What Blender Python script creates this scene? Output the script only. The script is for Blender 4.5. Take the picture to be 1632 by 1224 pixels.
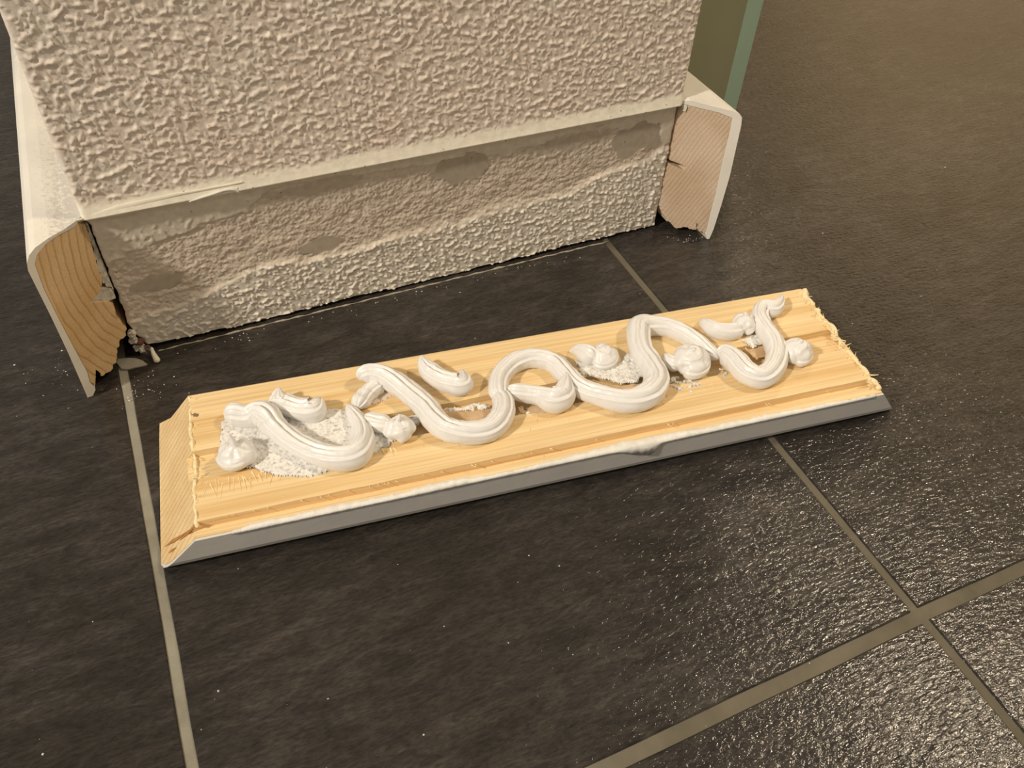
import bpy, bmesh, math, random
import numpy as np
from mathutils import Matrix, Vector

for o in list(bpy.data.objects):
    bpy.data.objects.remove(o)
scene = bpy.context.scene
col = scene.collection
rng = random.Random(7)

# ------------------------------------------------------------------ camera
CAM = np.array([0.04513, -0.38023, 0.33061])
ROT = np.array([[0.91400931, -0.40358307, 0.04132411],      # right
                [0.26611791, 0.67331772, 0.68980033],       # up
                [-0.306216, -0.61948684, 0.72281935]])      # back
FPX = 1330.4
cd = bpy.data.cameras.new('camera'); cam = bpy.data.objects.new('camera', cd); col.objects.link(cam)
cd.sensor_width = 36.0; cd.sensor_fit = 'HORIZONTAL'; cd.lens = FPX / 1632 * 36.0
cd.clip_start = 0.01; cd.clip_end = 50
m = Matrix.Identity(4)
for c in range(3):
    for r in range(3):
        m[r][c] = ROT[c][r]
for r in range(3):
    m[r][3] = CAM[r]
cam.matrix_world = m
scene.camera = cam

# ------------------------------------------------------------------ world, lamps, exposure
w = bpy.data.worlds.new('room_ambient'); scene.world = w; w.use_nodes = True
bg = w.node_tree.nodes['Background']
bg.inputs['Color'].default_value = (1.0, 0.87, 0.70, 1); bg.inputs['Strength'].default_value = 0.32


def lamp(name, loc, target, power, size, colour):
    ld = bpy.data.lights.new(name, 'AREA'); ld.shape = 'DISK'; ld.size = size; ld.energy = power; ld.color = colour
    o = bpy.data.objects.new(name, ld); col.objects.link(o); o.location = loc
    o.rotation_euler = (Vector(target) - Vector(loc)).to_track_quat('-Z', 'Y').to_euler()
    return o


WARM = (1.0, 0.90, 0.76)
lamp('room_lamp_left', (-2.0, -0.64, 1.95), (0.15, -0.1, 0), 68, 0.20, WARM)
lamp('room_lamp_front', (-1.5, -1.9, 2.3), (0.15, 0.0, 0), 5, 0.30, WARM)
lamp('room_lamp_right', (1.88, -0.40, 2.3), (0.2, -0.2, 0), 30, 0.24, (1.0, 0.82, 0.58))
lamp('added_wall_wash', (1.75, 2.0, 2.3), (3.0, 2.0, 0.5), 50, 0.30, (1.0, 0.80, 0.55))  # added unseen lamp, brightens wall_right for its reflection in the tiles
vs = scene.view_settings
scene.display_settings.display_device = 'sRGB'
vs.view_transform = 'Standard'; vs.look = 'None'; vs.exposure = -0.06; vs.gamma = 1.0
vs.use_curve_mapping = False

# ------------------------------------------------------------------ measures (metres)
W = 0.3359          # width of the wall end
HB = 0.0898         # height of the skirting
T = 0.0242          # thickness of the skirting
ZT = 0.0227         # thickness of the loose skirting lying face down
BX, BY, BA = 0.02678, -0.06511, -0.12588
LB = 0.338


def ray(x, y):
    d = ROT.T @ np.array([(x - 816) / FPX, -(y - 612) / FPX, -1.0])
    return d


def on_z(x, y, z=0.0):
    d = ray(x, y); return CAM + d * ((z - CAM[2]) / d[2])


def on_plane(x, y, p0, n):
    d = ray(x, y); n = np.asarray(n, float); p0 = np.asarray(p0, float)
    return CAM + d * (((p0 - CAM) @ n) / (d @ n))


BD = np.array([math.cos(BA), math.sin(BA)]); BN = np.array([BD[1], -BD[0]])


def uv(x, y, z=ZT):
    q = on_z(x, y, z); v = q[:2] - np.array([BX, BY]); return v @ BD, v @ BN


# ------------------------------------------------------------------ noise in numpy
def perlin(x, y, seed=0):
    x = np.asarray(x, float); y = np.asarray(y, float)
    xi = np.floor(x).astype(np.int64); yi = np.floor(y).astype(np.int64)
    xf = x - xi; yf = y - yi

    def g(ix, iy):
        h = (ix * 374761393 + iy * 668265263 + seed * 1442695041) & 0xffffffff
        h = ((h ^ (h >> 13)) * 1274126177) & 0xffffffff
        h = h ^ (h >> 16)
        a = (h % 4096) / 4096.0 * 2 * np.pi
        return np.cos(a), np.sin(a)
    u = xf * xf * xf * (xf * (xf * 6 - 15) + 10); v = yf * yf * yf * (yf * (yf * 6 - 15) + 10)
    gx, gy = g(xi, yi); n00 = gx * xf + gy * yf
    gx, gy = g(xi + 1, yi); n10 = gx * (xf - 1) + gy * yf
    gx, gy = g(xi, yi + 1); n01 = gx * xf + gy * (yf - 1)
    gx, gy = g(xi + 1, yi + 1); n11 = gx * (xf - 1) + gy * (yf - 1)
    return 1.5 * ((n00 * (1 - u) + n10 * u) * (1 - v) + (n01 * (1 - u) + n11 * u) * v)


def fbm(x, y, seed=0, octv=3):
    r = 0; a = 1; s = 0
    for i in range(octv):
        r = r + a * perlin(x * 2 ** i, y * 2 ** i, seed + i * 17); s += a; a *= 0.5
    return r / s


def sstep(a, b, x):
    t = np.clip((x - a) / (b - a), 0, 1); return t * t * (3 - 2 * t)


# ------------------------------------------------------------------ object helpers
def link(name, me, mat=None, parent=None, smooth=False):
    o = bpy.data.objects.new(name, me); col.objects.link(o)
    if mat is not None:
        me.materials.append(mat)
    if parent is not None:
        o.parent = parent
    if smooth:
        me.polygons.foreach_set('use_smooth', [True] * len(me.polygons))
    return o


def mesh(name, verts, faces, mat=None, parent=None, smooth=False):
    me = bpy.data.meshes.new(name)
    me.from_pydata([tuple(map(float, v)) for v in verts], [], faces)
    me.update()
    bm = bmesh.new(); bm.from_mesh(me); bmesh.ops.recalc_face_normals(bm, faces=bm.faces); bm.to_mesh(me); bm.free()
    return link(name, me, mat, parent, smooth)


def tag(o, label=None, cat=None, group=None, kind=None):
    if label: o['label'] = label
    if cat: o['category'] = cat
    if group: o['group'] = group
    if kind: o['kind'] = kind
    return o


def grid_faces(nu, nv, closed=False):
    f = []
    for i in range(nu - 1):
        for j in range(nv if closed else nv - 1):
            k = (j + 1) % nv
            f.append((i * nv + j, (i + 1) * nv + j, (i + 1) * nv + k, i * nv + k))
    return f


def prism(name, poly, mapper, mat, parent=None):
    """closed outline poly; mapper(p, end) gives the 3-D point at end 0 and 1"""
    n = len(poly)
    v = [mapper(p, 0) for p in poly] + [mapper(p, 1) for p in poly]
    f = [tuple(range(n)), tuple(range(2 * n - 1, n - 1, -1))]
    f += [(i, (i + 1) % n, n + (i + 1) % n, n + i) for i in range(n)]
    return mesh(name, v, f, mat, parent)


# ------------------------------------------------------------------ materials
def newmat(name, rough=0.6):
    mt = bpy.data.materials.new(name); mt.use_nodes = True
    nt = mt.node_tree; b = nt.nodes['Principled BSDF']; b.inputs['Roughness'].default_value = rough
    return mt, nt, b


def N(nt, kind, **kw):
    n = nt.nodes.new(kind)
    for k, v in kw.items():
        setattr(n, k, v)
    return n


def ramp(nt, src, stops):
    r = N(nt, 'ShaderNodeValToRGB')
    e = r.color_ramp.elements
    while len(e) < len(stops):
        e.new(0.5)
    for i, (p, c) in enumerate(stops):
        e[i].position = p; e[i].color = (c[0], c[1], c[2], 1) if isinstance(c, tuple) else (c, c, c, 1)
    nt.links.new(src, r.inputs['Fac'])
    return r.outputs['Color']


def coords(nt, scale=(1, 1, 1), rot=(0, 0, 0), out='Object'):
    t = N(nt, 'ShaderNodeTexCoord'); mp = N(nt, 'ShaderNodeMapping')
    mp.inputs['Scale'].default_value = scale; mp.inputs['Rotation'].default_value = rot
    nt.links.new(t.outputs[out], mp.inputs['Vector'])
    return mp.outputs['Vector']


def noise(nt, vec, scale, detail=4, rough=0.55, dist=0.0):
    n = N(nt, 'ShaderNodeTexNoise'); n.inputs['Scale'].default_value = scale; n.inputs['Detail'].default_value = detail
    n.inputs['Roughness'].default_value = rough; n.inputs['Distortion'].default_value = dist
    nt.links.new(vec, n.inputs['Vector']); return n.outputs['Fac']


def mixc(nt, fac, a, b, mode='MIX'):
    m_ = N(nt, 'ShaderNodeMix', data_type='RGBA', blend_type=mode)
    for s, v in ((m_.inputs[0], fac), (m_.inputs[6], a), (m_.inputs[7], b)):
        if hasattr(v, 'node'):
            nt.links.new(v, s)
        else:
            s.default_value = v if not isinstance(v, tuple) else (v[0], v[1], v[2], 1)
    return m_.outputs[2]


def bump(nt, b, h, strength=0.5, dist=0.001):
    n = N(nt, 'ShaderNodeBump'); n.inputs['Strength'].default_value = strength; n.inputs['Distance'].default_value = dist
    nt.links.new(h, n.inputs['Height']); nt.links.new(n.outputs['Normal'], b.inputs['Normal'])


def math_(nt, op, a, b=None):
    n = N(nt, 'ShaderNodeMath', operation=op)
    for i, v in enumerate((a, b)):
        if v is None: continue
        if hasattr(v, 'node'): nt.links.new(v, n.inputs[i])
        else: n.inputs[i].default_value = v
    return n.outputs[0]


def mat_tile():
    mt, nt, b = newmat('anthracite_tile', 0.15)
    v1 = coords(nt, (26, 90, 1), (0, 0, -0.07)); v2 = coords(nt, (1, 1, 1)); v3 = coords(nt, (0.55, 1, 1))
    streak = noise(nt, v1, 1.6, 6, 0.65, 0.6)
    fine = noise(nt, v1, 9, 4, 0.7, 0.4)
    cloud = noise(nt, v2, 9, 5, 0.6, 0.8)
    c1 = ramp(nt, streak, [(0.28, (0.016, 0.0145, 0.0133)), (0.50, (0.029, 0.0262, 0.024)), (0.76, (0.056, 0.050, 0.045))])
    c2 = ramp(nt, fine, [(0.35, 0.62), (0.68, 1.5)])
    c3 = ramp(nt, cloud, [(0.30, (0.66, 0.61, 0.56)), (0.68, (1.35, 1.30, 1.26))])
    c = mixc(nt, 1.0, c1, c2, 'MULTIPLY'); c = mixc(nt, 1.0, c, c3, 'MULTIPLY')
    nt.links.new(c, b.inputs['Base Color'])
    h1 = noise(nt, v3, 520, 3, 0.6, 0.4); h2 = noise(nt, v1, 5, 3, 0.6)
    h = math_(nt, 'ADD', h1, math_(nt, 'MULTIPLY', h2, 0.8))
    bump(nt, b, h, 0.42, 0.0011)
    b.inputs['Specular IOR Level'].default_value = 0.5
    return mt


def mat_grout():
    mt, nt, b = newmat('cement_grout', 0.85)
    v = coords(nt)
    c = ramp(nt, noise(nt, v, 60, 5, 0.6), [(0.3, (0.20, 0.185, 0.14)), (0.7, (0.33, 0.31, 0.245))])
    c = mixc(nt, 0.35, c, ramp(nt, noise(nt, v, 9, 2), [(0.35, (0.13, 0.115, 0.08)), (0.65, (0.36, 0.34, 0.28))]))
    t_ = N(nt, 'ShaderNodeTexCoord'); s_ = N(nt, 'ShaderNodeSeparateXYZ'); nt.links.new(t_.outputs['Object'], s_.inputs[0])
    dirt = ramp(nt, math_(nt, 'ADD', math_(nt, 'MULTIPLY', s_.outputs['X'], 3.0), math_(nt, 'MULTIPLY', noise(nt, v, 14, 3), 0.5)), [(0.30, (1, 1, 1)), (0.75, (0.48, 0.45, 0.40))])
    c = mixc(nt, 1.0, c, dirt, 'MULTIPLY')
    nt.links.new(c, b.inputs['Base Color'])
    bump(nt, b, noise(nt, v, 1500, 3), 0.4, 0.0004)
    return mt


def mat_wall():
    mt, nt, b = newmat('wall_paint_and_plaster', 0.62)
    a = N(nt, 'ShaderNodeAttribute', attribute_name='tint'); v = coords(nt)
    c = mixc(nt, 1.0, a.outputs['Color'], ramp(nt, noise(nt, v, 260, 4, 0.6), [(0.3, 0.88), (0.7, 1.08)]), 'MULTIPLY')
    dots = N(nt, 'ShaderNodeTexVoronoi'); dots.inputs['Scale'].default_value = 170; nt.links.new(v, dots.inputs['Vector'])
    d = ramp(nt, dots.outputs['Distance'], [(0.05, (0.45, 0.36, 0.27)), (0.10, (1, 1, 1))])
    c = mixc(nt, 1.0, c, d, 'MULTIPLY')
    nt.links.new(c, b.inputs['Base Color'])
    bump(nt, b, noise(nt, v, 1400, 3), 0.25, 0.0004)
    return mt


def mat_paint(name, colour, rough=0.42, dusty=False):
    mt, nt, b = newmat(name, rough)
    v = coords(nt)
    c = ramp(nt, noise(nt, v, 45, 4), [(0.3, tuple(x * 0.93 for x in colour)), (0.7, tuple(min(1, x * 1.03) for x in colour))])
    if dusty:
        f = noise(nt, v, 520, 5, 0.75)
        geo = N(nt, 'ShaderNodeTexCoord'); sp = N(nt, 'ShaderNodeSeparateXYZ'); nt.links.new(geo.outputs['Object'], sp.inputs[0])
        band = math_(nt, 'MULTIPLY', math_(nt, 'ADD', sp.outputs['X'], 0.0125), 200)      # sanded strip beside the wall
        fac = math_(nt, 'ADD', math_(nt, 'MULTIPLY', math_(nt, 'SUBTRACT', f, 0.5), 6.0), math_(nt, 'MULTIPLY', band, 0.45))
        fac = math_(nt, 'MULTIPLY', fac, math_(nt, 'MULTIPLY', math_(nt, 'SUBTRACT', 0.14, sp.outputs['Y']), 12))
        n = N(nt, 'ShaderNodeClamp'); nt.links.new(fac, n.inputs[0])
        c = mixc(nt, math_(nt, 'MULTIPLY', n.outputs[0], 0.45), c, (0.36, 0.34, 0.33))
    nt.links.new(c, b.inputs['Base Color'])
    bump(nt, b, noise(nt, v, 300, 3), 0.12, 0.0006)
    return mt


def mat_pine(name, light, dark):
    mt, nt, b = newmat(name, 0.55)
    v = coords(nt, (2.2, 95, 95))
    wv = noise(nt, v, 1.0, 4, 0.6, 0.25); fine = noise(nt, coords(nt, (12, 700, 700)), 1.0, 3, 0.6)
    mid = tuple((a + 2 * c) / 3 for a, c in zip(dark, light))
    c = ramp(nt, wv, [(0.34, dark), (0.47, mid), (0.60, light), (0.75, tuple(min(1, x * 1.06) for x in light))])
    c = mixc(nt, 1.0, c, ramp(nt, fine, [(0.3, (0.86, 0.83, 0.78)), (0.65, (1.05, 1.05, 1.05))]), 'MULTIPLY')
    nt.links.new(c, b.inputs['Base Color'])
    bump(nt, b, fine, 0.25, 0.0004)
    return mt


def mat_endgrain(name, light, dark, ax, ay, az, period, centre=None):
    mt, nt, b = newmat(name, 0.7)
    t = N(nt, 'ShaderNodeTexCoord'); s = N(nt, 'ShaderNodeSeparateXYZ'); nt.links.new(t.outputs['Object'], s.inputs[0])
    if centre is None:
        q = math_(nt, 'ADD', math_(nt, 'ADD', math_(nt, 'MULTIPLY', s.outputs['X'], ax), math_(nt, 'MULTIPLY', s.outputs['Y'], ay)),
                  math_(nt, 'MULTIPLY', s.outputs['Z'], az))
    else:
        dx = math_(nt, 'SUBTRACT', s.outputs['X'], centre[0]); dz = math_(nt, 'MULTIPLY', math_(nt, 'SUBTRACT', s.outputs['Z'], centre[1]), 0.6)
        q = math_(nt, 'SQRT', math_(nt, 'ADD', math_(nt, 'MULTIPLY', dx, dx), math_(nt, 'MULTIPLY', dz, dz)))
    v = coords(nt)
    q = math_(nt, 'ADD', q, math_(nt, 'MULTIPLY', noise(nt, v, 45, 3, 0.5), 0.0034))
    ph = math_(nt, 'FRACT', math_(nt, 'DIVIDE', q, period))
    line = ramp(nt, ph, [(0.0, light), (0.66, tuple(x * 0.95 for x in light)), (0.90, dark), (0.985, light)])
    blotch = ramp(nt, noise(nt, v, 28, 3), [(0.35, (0.88, 0.80, 0.70)), (0.62, (1.04, 1.02, 1.0))])
    line = mixc(nt, ramp(nt, noise(nt, v, 75, 3), [(0.35, 0.55), (0.65, 1.0)]), light, line)
    c = mixc(nt, 1.0, line, blotch, 'MULTIPLY')
    fine = noise(nt, v, 1300, 3, 0.7)
    c = mixc(nt, 1.0, c, ramp(nt, fine, [(0.3, 0.84), (0.7, 1.08)]), 'MULTIPLY')
    nt.links.new(c, b.inputs['Base Color'])
    bump(nt, b, math_(nt, 'ADD', fine, ph), 0.35, 0.0005)
    return mt


def mat_adhesive():
    mt, nt, b = newmat('white_grab_adhesive', 0.36)
    b.inputs['Base Color'].default_value = (0.80, 0.79, 0.775, 1)
    b.inputs['Subsurface Weight'].default_value = 0.12; b.inputs['Subsurface Radius'].default_value = (0.003, 0.0028, 0.0025)
    b.inputs['Subsurface Scale'].default_value = 0.6
    v = coords(nt); bump(nt, b, noise(nt, v, 240, 2), 0.15, 0.0006)
    return mt


def mat_grit():
    mt, nt, b = newmat('torn_plaster', 0.85)
    v = coords(nt)
    c = ramp(nt, noise(nt, v, 620, 4, 0.7), [(0.33, (0.34, 0.32, 0.30)), (0.42, (0.66, 0.64, 0.60)), (0.56, (0.83, 0.81, 0.77))])
    nt.links.new(c, b.inputs['Base Color'])
    bump(nt, b, noise(nt, v, 900, 4, 0.7), 0.4, 0.0006)
    return mt


def mat_glue():
    mt, nt, b = newmat('old_clear_glue', 0.22)
    v = coords(nt)
    c = ramp(nt, noise(nt, v, 110, 3), [(0.35, (0.50, 0.33, 0.17)), (0.65, (0.66, 0.48, 0.30))])
    nt.links.new(c, b.inputs['Base Color'])
    bump(nt, b, noise(nt, v, 260, 2), 0.3, 0.0008)
    return mt


def plain(name, colour, rough=0.6, scale=200, amt=0.12, bmp=0.3):
    mt, nt, b = newmat(name, rough)
    v = coords(nt)
    n = noise(nt, v, scale, 4)
    c = ramp(nt, n, [(0.3, tuple(x * (1 - amt) for x in colour)), (0.7, tuple(min(1, x * (1 + amt)) for x in colour))])
    nt.links.new(c, b.inputs['Base Color']); bump(nt, b, noise(nt, v, scale * 4, 3), bmp, 0.0005)
    return mt


M_TILE = mat_tile(); M_GROUT = mat_grout(); M_WALL = mat_wall()
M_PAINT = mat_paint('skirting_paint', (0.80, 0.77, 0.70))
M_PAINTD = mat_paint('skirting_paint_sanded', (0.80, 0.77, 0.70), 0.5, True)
M_EDGE_SHADE = mat_paint('skirting_paint_shaded', (0.66, 0.645, 0.61), 0.40)  # same white paint, with the near edge's shade put into a darker colour
M_PINE = mat_pine('planed_pine', (0.86, 0.67, 0.385), (0.70, 0.455, 0.19))
M_ENDB = mat_endgrain('mitre_grain_loose', (0.86, 0.68, 0.40), (0.60, 0.38, 0.16), 0.0, -0.857, 0.514, 0.0033)
M_ENDL = mat_endgrain('mitre_grain_left', (0.72, 0.52, 0.29), (0.46, 0.27, 0.11), 0, 0, 0, 0.0031, (0.035, 0.062))
M_ENDR = mat_endgrain('mitre_grain_right', (0.68, 0.56, 0.44), (0.46, 0.33, 0.22), 1.294, 0, -0.403, 0.0024)
M_ADH = mat_adhesive(); M_GRIT = mat_grit(); M_GLUE = mat_glue()
M_FIBRE = plain('pale_wood_fibre', (0.88, 0.73, 0.45), 0.7, 500, 0.15)
M_CAULK = plain('white_filler', (0.80, 0.78, 0.73), 0.6, 300, 0.08, 0.5)
M_SEAM = plain('grey_plaster_seam', (0.50, 0.46, 0.39), 0.85, 350, 0.35, 0.9)
M_CREAM = plain('cream_caulk', (0.74, 0.70, 0.58), 0.45, 120, 0.06, 0.2)
M_DARK = plain('dark_rubble', (0.05, 0.04, 0.035), 0.9)
M_CRUMB = plain('plaster_crumb_white', (0.72, 0.70, 0.65), 0.8)
M_CONC = plain('cavity_masonry', (0.10, 0.085, 0.07), 0.95)
M_SMEAR = plain('thin_adhesive_smear', (0.78, 0.66, 0.52), 0.45, 120, 0.06)


def mat_glass(name, colour, trans, rough):
    mt, nt, b = newmat(name, rough)
    v = coords(nt)
    c = ramp(nt, noise(nt, v, 6, 2), [(0.3, tuple(x * 0.93 for x in colour)), (0.7, tuple(x * 1.05 for x in colour))])
    nt.links.new(c, b.inputs['Base Color'])
    b.inputs['Transmission Weight'].default_value = trans; b.inputs['IOR'].default_value = 1.5
    return mt


M_GLASS = mat_glass('green_glass', (0.46, 0.45, 0.29), 0.15, 0.08)
M_GLEDGE = mat_glass('polished_glass_edge', (0.52, 0.72, 0.56), 0.12, 0.15)

# ------------------------------------------------------------------ floor: grout bed and tiles
G0 = -0.0070; G1 = 0.2962; CY = -0.2948; TT = 0.009


def box_mesh(name, x0, x1, y0, y1, z0, z1, mat, parent=None, bev=0.0, kind=None):
    bm = bmesh.new(); bmesh.ops.create_cube(bm, size=1)
    for v in bm.verts:
        v.co = Vector(((x0 + x1) / 2 + v.co.x * (x1 - x0), (y0 + y1) / 2 + v.co.y * (y1 - y0), (z0 + z1) / 2 + v.co.z * (z1 - z0)))
    if bev:
        bmesh.ops.bevel(bm, geom=list(bm.edges), offset=bev, segments=2, affect='EDGES')
    me = bpy.data.meshes.new(name); bm.to_mesh(me); bm.free()
    o = link(name, me, mat, parent)
    if kind: o['kind'] = kind
    return o


floor = box_mesh('floor', -0.65, 3.05, -0.95, 4.3, -0.03, -0.0009, M_GROUT, kind='structure')


def tile(corners, seed):
    """corners: four (x, y), wavy long edges so that the joint is not ruler straight"""
    pts = []
    for k in range(4):
        a = np.array(corners[k]); b_ = np.array(corners[(k + 1) % 4]); n = 60
        d = (b_ - a); ln = np.linalg.norm(d); nrm = np.array([-d[1], d[0]]) / ln
        for i in range(n):
            s = i / n
            wv = 0.00035 * perlin(np.array([s * ln * 28.0]), np.array([seed * 3.1 + k]), seed)[0] * min(1, 12 * s, 12 * (1 - s))
            pts.append(a + d * s + nrm * wv)
    n = len(pts)
    c = sum(pts) / n
    v = [(p[0], p[1], -0.012) for p in pts] + [(p[0], p[1], -0.0010) for p in pts]
    ins = [p + (c - p) / np.linalg.norm(c - p) * 0.0009 for p in pts]
    v += [(p[0], p[1], 0.0) for p in ins]
    f = [tuple(range(n - 1, -1, -1)), tuple(range(2 * n, 3 * n))]
    for r in range(2):
        f += [(r * n + i, r * n + (i + 1) % n, (r + 1) * n + (i + 1) % n, (r + 1) * n + i) for i in range(n)]
    return mesh('tile', v, f, M_TILE, floor)


g = 0.0022; gc = 0.0030
cl, cm, cr = CY - 0.002, CY + 0.0015, CY + 0.0005      # cross joint heights at left, middle, right columns
tile([(G0 + g, CY - 0.0025 + gc), (G1 - g, cm + gc), (G1 - g, 0.62), (G0 + g, 0.62)], 1)
tile([(G1 + g, cm + 0.0005 + gc), (0.905, cr - 0.001 + gc), (0.905, 0.62), (G1 + g, 0.62)], 2)
tile([(-0.62, cl + gc), (G0 - g, cl + gc), (G0 - g, 0.62), (-0.62, 0.62)], 3)
tile([(G0 + g, CY - 0.60), (G1 - g, CY - 0.60), (G1 - g + 0.0005, cm - gc), (G0 + g, CY - 0.0025 - gc)], 4)
tile([(G1 + g, CY - 0.60), (0.905, CY - 0.60), (0.905, cr - 0.001 - gc), (G1 + g + 0.0006, cm + 0.0005 - gc)], 5)
tile([(-0.62, CY - 0.60), (G0 - g, CY - 0.60), (G0 - g, cl - gc), (-0.62, cl - gc)], 6)
for x0, x1 in ((-0.62, G0 - g), (G0 + g, G1 - g), (G1 + g, 0.905)):
    tile([(x0, 0.6244), (x1, 0.6244), (x1, 1.24), (x0, 1.24)], 9)
xa = [0.9094, 1.5152, 2.121, 2.7268, 3.04]; ya = [CY - 0.6, CY - 0.0001, 0.6222, 1.5390, 2.4558, 3.3726, 4.29]
for i in range(4):
    for j in range(6):
        tile([(xa[i], ya[j] + 0.0022), (xa[i + 1] - 0.0044, ya[j] + 0.0022), (xa[i + 1] - 0.0044, ya[j + 1] - 0.0022), (xa[i], ya[j + 1] - 0.0022)], 10 + i * 6 + j)
# wall of the room further right, out of frame but mirrored in the glossy tiles
box_mesh('wall_right', 3.05, 3.15, -0.95, 4.3, -0.03, 2.4, plain('warm_wall_paint', (0.78, 0.66, 0.48), 0.8, 30, 0.04), kind='structure')

# ------------------------------------------------------------------ wall end
wall = box_mesh('wall_front', 0.016, W - 0.012, 0.0075, 1.2, 0.0, 2.4, M_CONC, kind='structure')


def wall_skin():
    nx, nz = 620, 400
    ztop = 0.235
    zs = np.concatenate([np.linspace(0.0, HB - 0.0002, 165), np.linspace(HB + 0.0002, ztop, nz - 165)])
    ss = np.linspace(0, 1, nx)
    Z, S = np.meshgrid(zs, ss, indexing='ij')
    xl = 0.0006 + 0.0024 * sstep(0.092, 0.083, Z) + 0.004 * sstep(0.02, 0.0, Z) + 0.0011 * fbm(Z * 160, Z * 0 + 3.3, 5) * (Z < HB)
    xr = W - 0.0006 - 0.0014 * sstep(0.093, 0.088, Z) + 0.0005 * fbm(Z * 160, Z * 0 + 8.3, 6) * (Z < HB)
    X = xl + (xr - xl) * S
    # bottom edge is broken plaster a little above the tiles
    zb = 0.0020 + 0.0016 * fbm(X * 60, X * 0 + 1.7, 9) + 0.002 * sstep(0.05, 0.0, X)
    Z = np.where(Z < 0.012, zb + (Z / 0.012) * (0.012 - zb), Z)
    # roller texture above the ridge
    wx = X + 0.0010 * perlin(X * 130, Z * 130, 31); wz = Z + 0.0010 * perlin(X * 130, Z * 130, 32)
    r1 = perlin(wx * 270 + wz * 90, wz * 340 - wx * 60, 1); r2 = perlin(wx * 420, wz * 420, 2); r3 = perlin(wx * 760, wz * 760, 3)
    dens = 0.12 * fbm(X * 45, Z * 45, 4, 2)
    peel = 0.75 * sstep(0.10 + dens, 0.52 + dens, r1) + 0.62 * sstep(0.16 + dens, 0.55 + dens, r2) + 0.13 * r3 + 0.12 * fbm(X * 110, Z * 110, 5, 2)
    tex_up = 0.00085 * peel
    # lower painted bumps, rounder and smaller
    b1 = perlin(wx * 310, wz * 310, 11); b2 = perlin(wx * 500, wz * 500, 12)
    tex_lo = 0.00085 * (0.9 * sstep(0.16, 0.58, b1) + 0.8 * sstep(0.18, 0.6, b2)) + 0.00022 * fbm(X * 120, Z * 120, 13)
    # torn plaster, rough and slightly sunken
    tex_ro = 0.00075 * fbm(X * 260, Z * 330, 21, 4) + 0.00028 * perlin(X * 900, Z * 900, 24) + 0.00055 * fbm(X * 60, Z * 90, 22, 2)
    below = (Z < HB)
    # zones below the ridge
    jit = 0.0070 * fbm(X * 55, Z * 75, 41, 5)
    up_line = np.interp(X, [0, 0.03, 0.076, 0.09, 0.13, 0.18, 0.20, 0.22, 0.26, 0.30, W], [0.060, 0.068, 0.075, 0.086, 0.085, 0.080, 0.082, 0.077, 0.083, 0.080, 0.062])
    lo_line = np.interp(X, [0, 0.035, 0.07, 0.127, 0.211, 0.26, 0.305, W], [0.020, 0.026, 0.038, 0.036, 0.040, 0.043, 0.052, 0.060])
    torn = sstep(0.0012, -0.0012, Z - up_line - jit) * sstep(-0.0020, 0.0020, Z - lo_line - jit * 0.8)
    lower = sstep(0.0020, -0.0020, Z - lo_line - jit * 0.8) * sstep(0.0, 0.05, X + 0.4 * (Z) - 0.004)
    smooth_up = 1 - np.clip(torn + lower, 0, 1)

    def blob(cx, cz, rx, rz, sd):
        d = ((X - cx) / rx) ** 2 + ((Z - cz) / rz) ** 2 + 1.25 * fbm(X * 75, Z * 75, sd, 4)
        return sstep(1.08, 0.95, d)
    sm = np.clip(blob(0.309, 0.0700, 0.0165, 0.0110, 51) + blob(0.195, 0.0745, 0.0150, 0.0095, 52) + blob(0.0228, 0.0428, 0.0125, 0.0060, 53)
                 + blob(0.1113, 0.0435, 0.0120, 0.0052, 54) + 0.6 * blob(0.265, 0.077, 0.022, 0.0055, 55) + 0.6 * blob(0.115, 0.081, 0.026, 0.004, 56), 0, 1)
    stip_tl = 0.0004 * sstep(0.05, 0.5, b1) * sstep(0.10, 0.03, X) * sstep(0.085, 0.075, Z)
    hl = torn * (tex_ro - 0.0007) + lower * (tex_lo + 0.0002) + smooth_up * (0.00018 * fbm(X * 80, Z * 200, 61) + stip_tl)
    # fold of filler between torn zone and bumps
    fold = np.exp(-((Z - lo_line - jit * 0.8) / 0.0030) ** 2) * 0.0008 * (0.6 + fbm(X * 50, Z * 80, 71))
    hl = hl + fold
    hl = hl * (1 - sm) + sm * (-0.0006)
    hl = hl - 0.0022
    # ridge of caulk
    zr = (Z - HB) / 0.0085
    band = sstep(1.25, 0.55, zr + 0.30 * fbm(X * 40, Z * 40, 81))
    ridge = 0.0020 * np.clip(1 - zr, 0, 1) ** 1.5 + 0.0003
    hu = tex_up * (1 - band) + (ridge + 0.00012 * fbm(X * 70, Z * 200, 82)) * band
    Hh = np.where(below, hl, hu)
    # rounded corners of the wall end
    dl = X - xl; dr = xr - X
    cor = 0.0026
    rnd = lambda d: np.where(d < cor, cor - np.sqrt(np.maximum(cor ** 2 - (cor - d) ** 2, 0)), 0)
    Y = -Hh + np.where(below, 0.45, 1.0) * rnd(dl) + np.where(below, 0.3, 1.0) * rnd(dr)
    # colour of the materials themselves
    C = np.zeros(Z.shape + (4,)); C[..., 3] = 1
    paint = np.array([0.81, 0.735, 0.64]); paint2 = np.array([0.82, 0.76, 0.66]); pl = np.array([0.66, 0.57, 0.47]); grey = np.array([0.47, 0.405, 0.32])
    cream = np.array([0.87, 0.82, 0.70]); film = np.array([0.63, 0.57, 0.475])
    e = lambda a: a[..., None]
    pink = e(0.5 + 0.5 * np.clip(1.6 * fbm(X * 30, Z * 30, 91), -1, 1))
    up = paint * (1 - 0.05 * pink) + np.array([0.02, -0.025, -0.03]) * pink
    up = up * (1 - e(band)) + cream * e(band)
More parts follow.
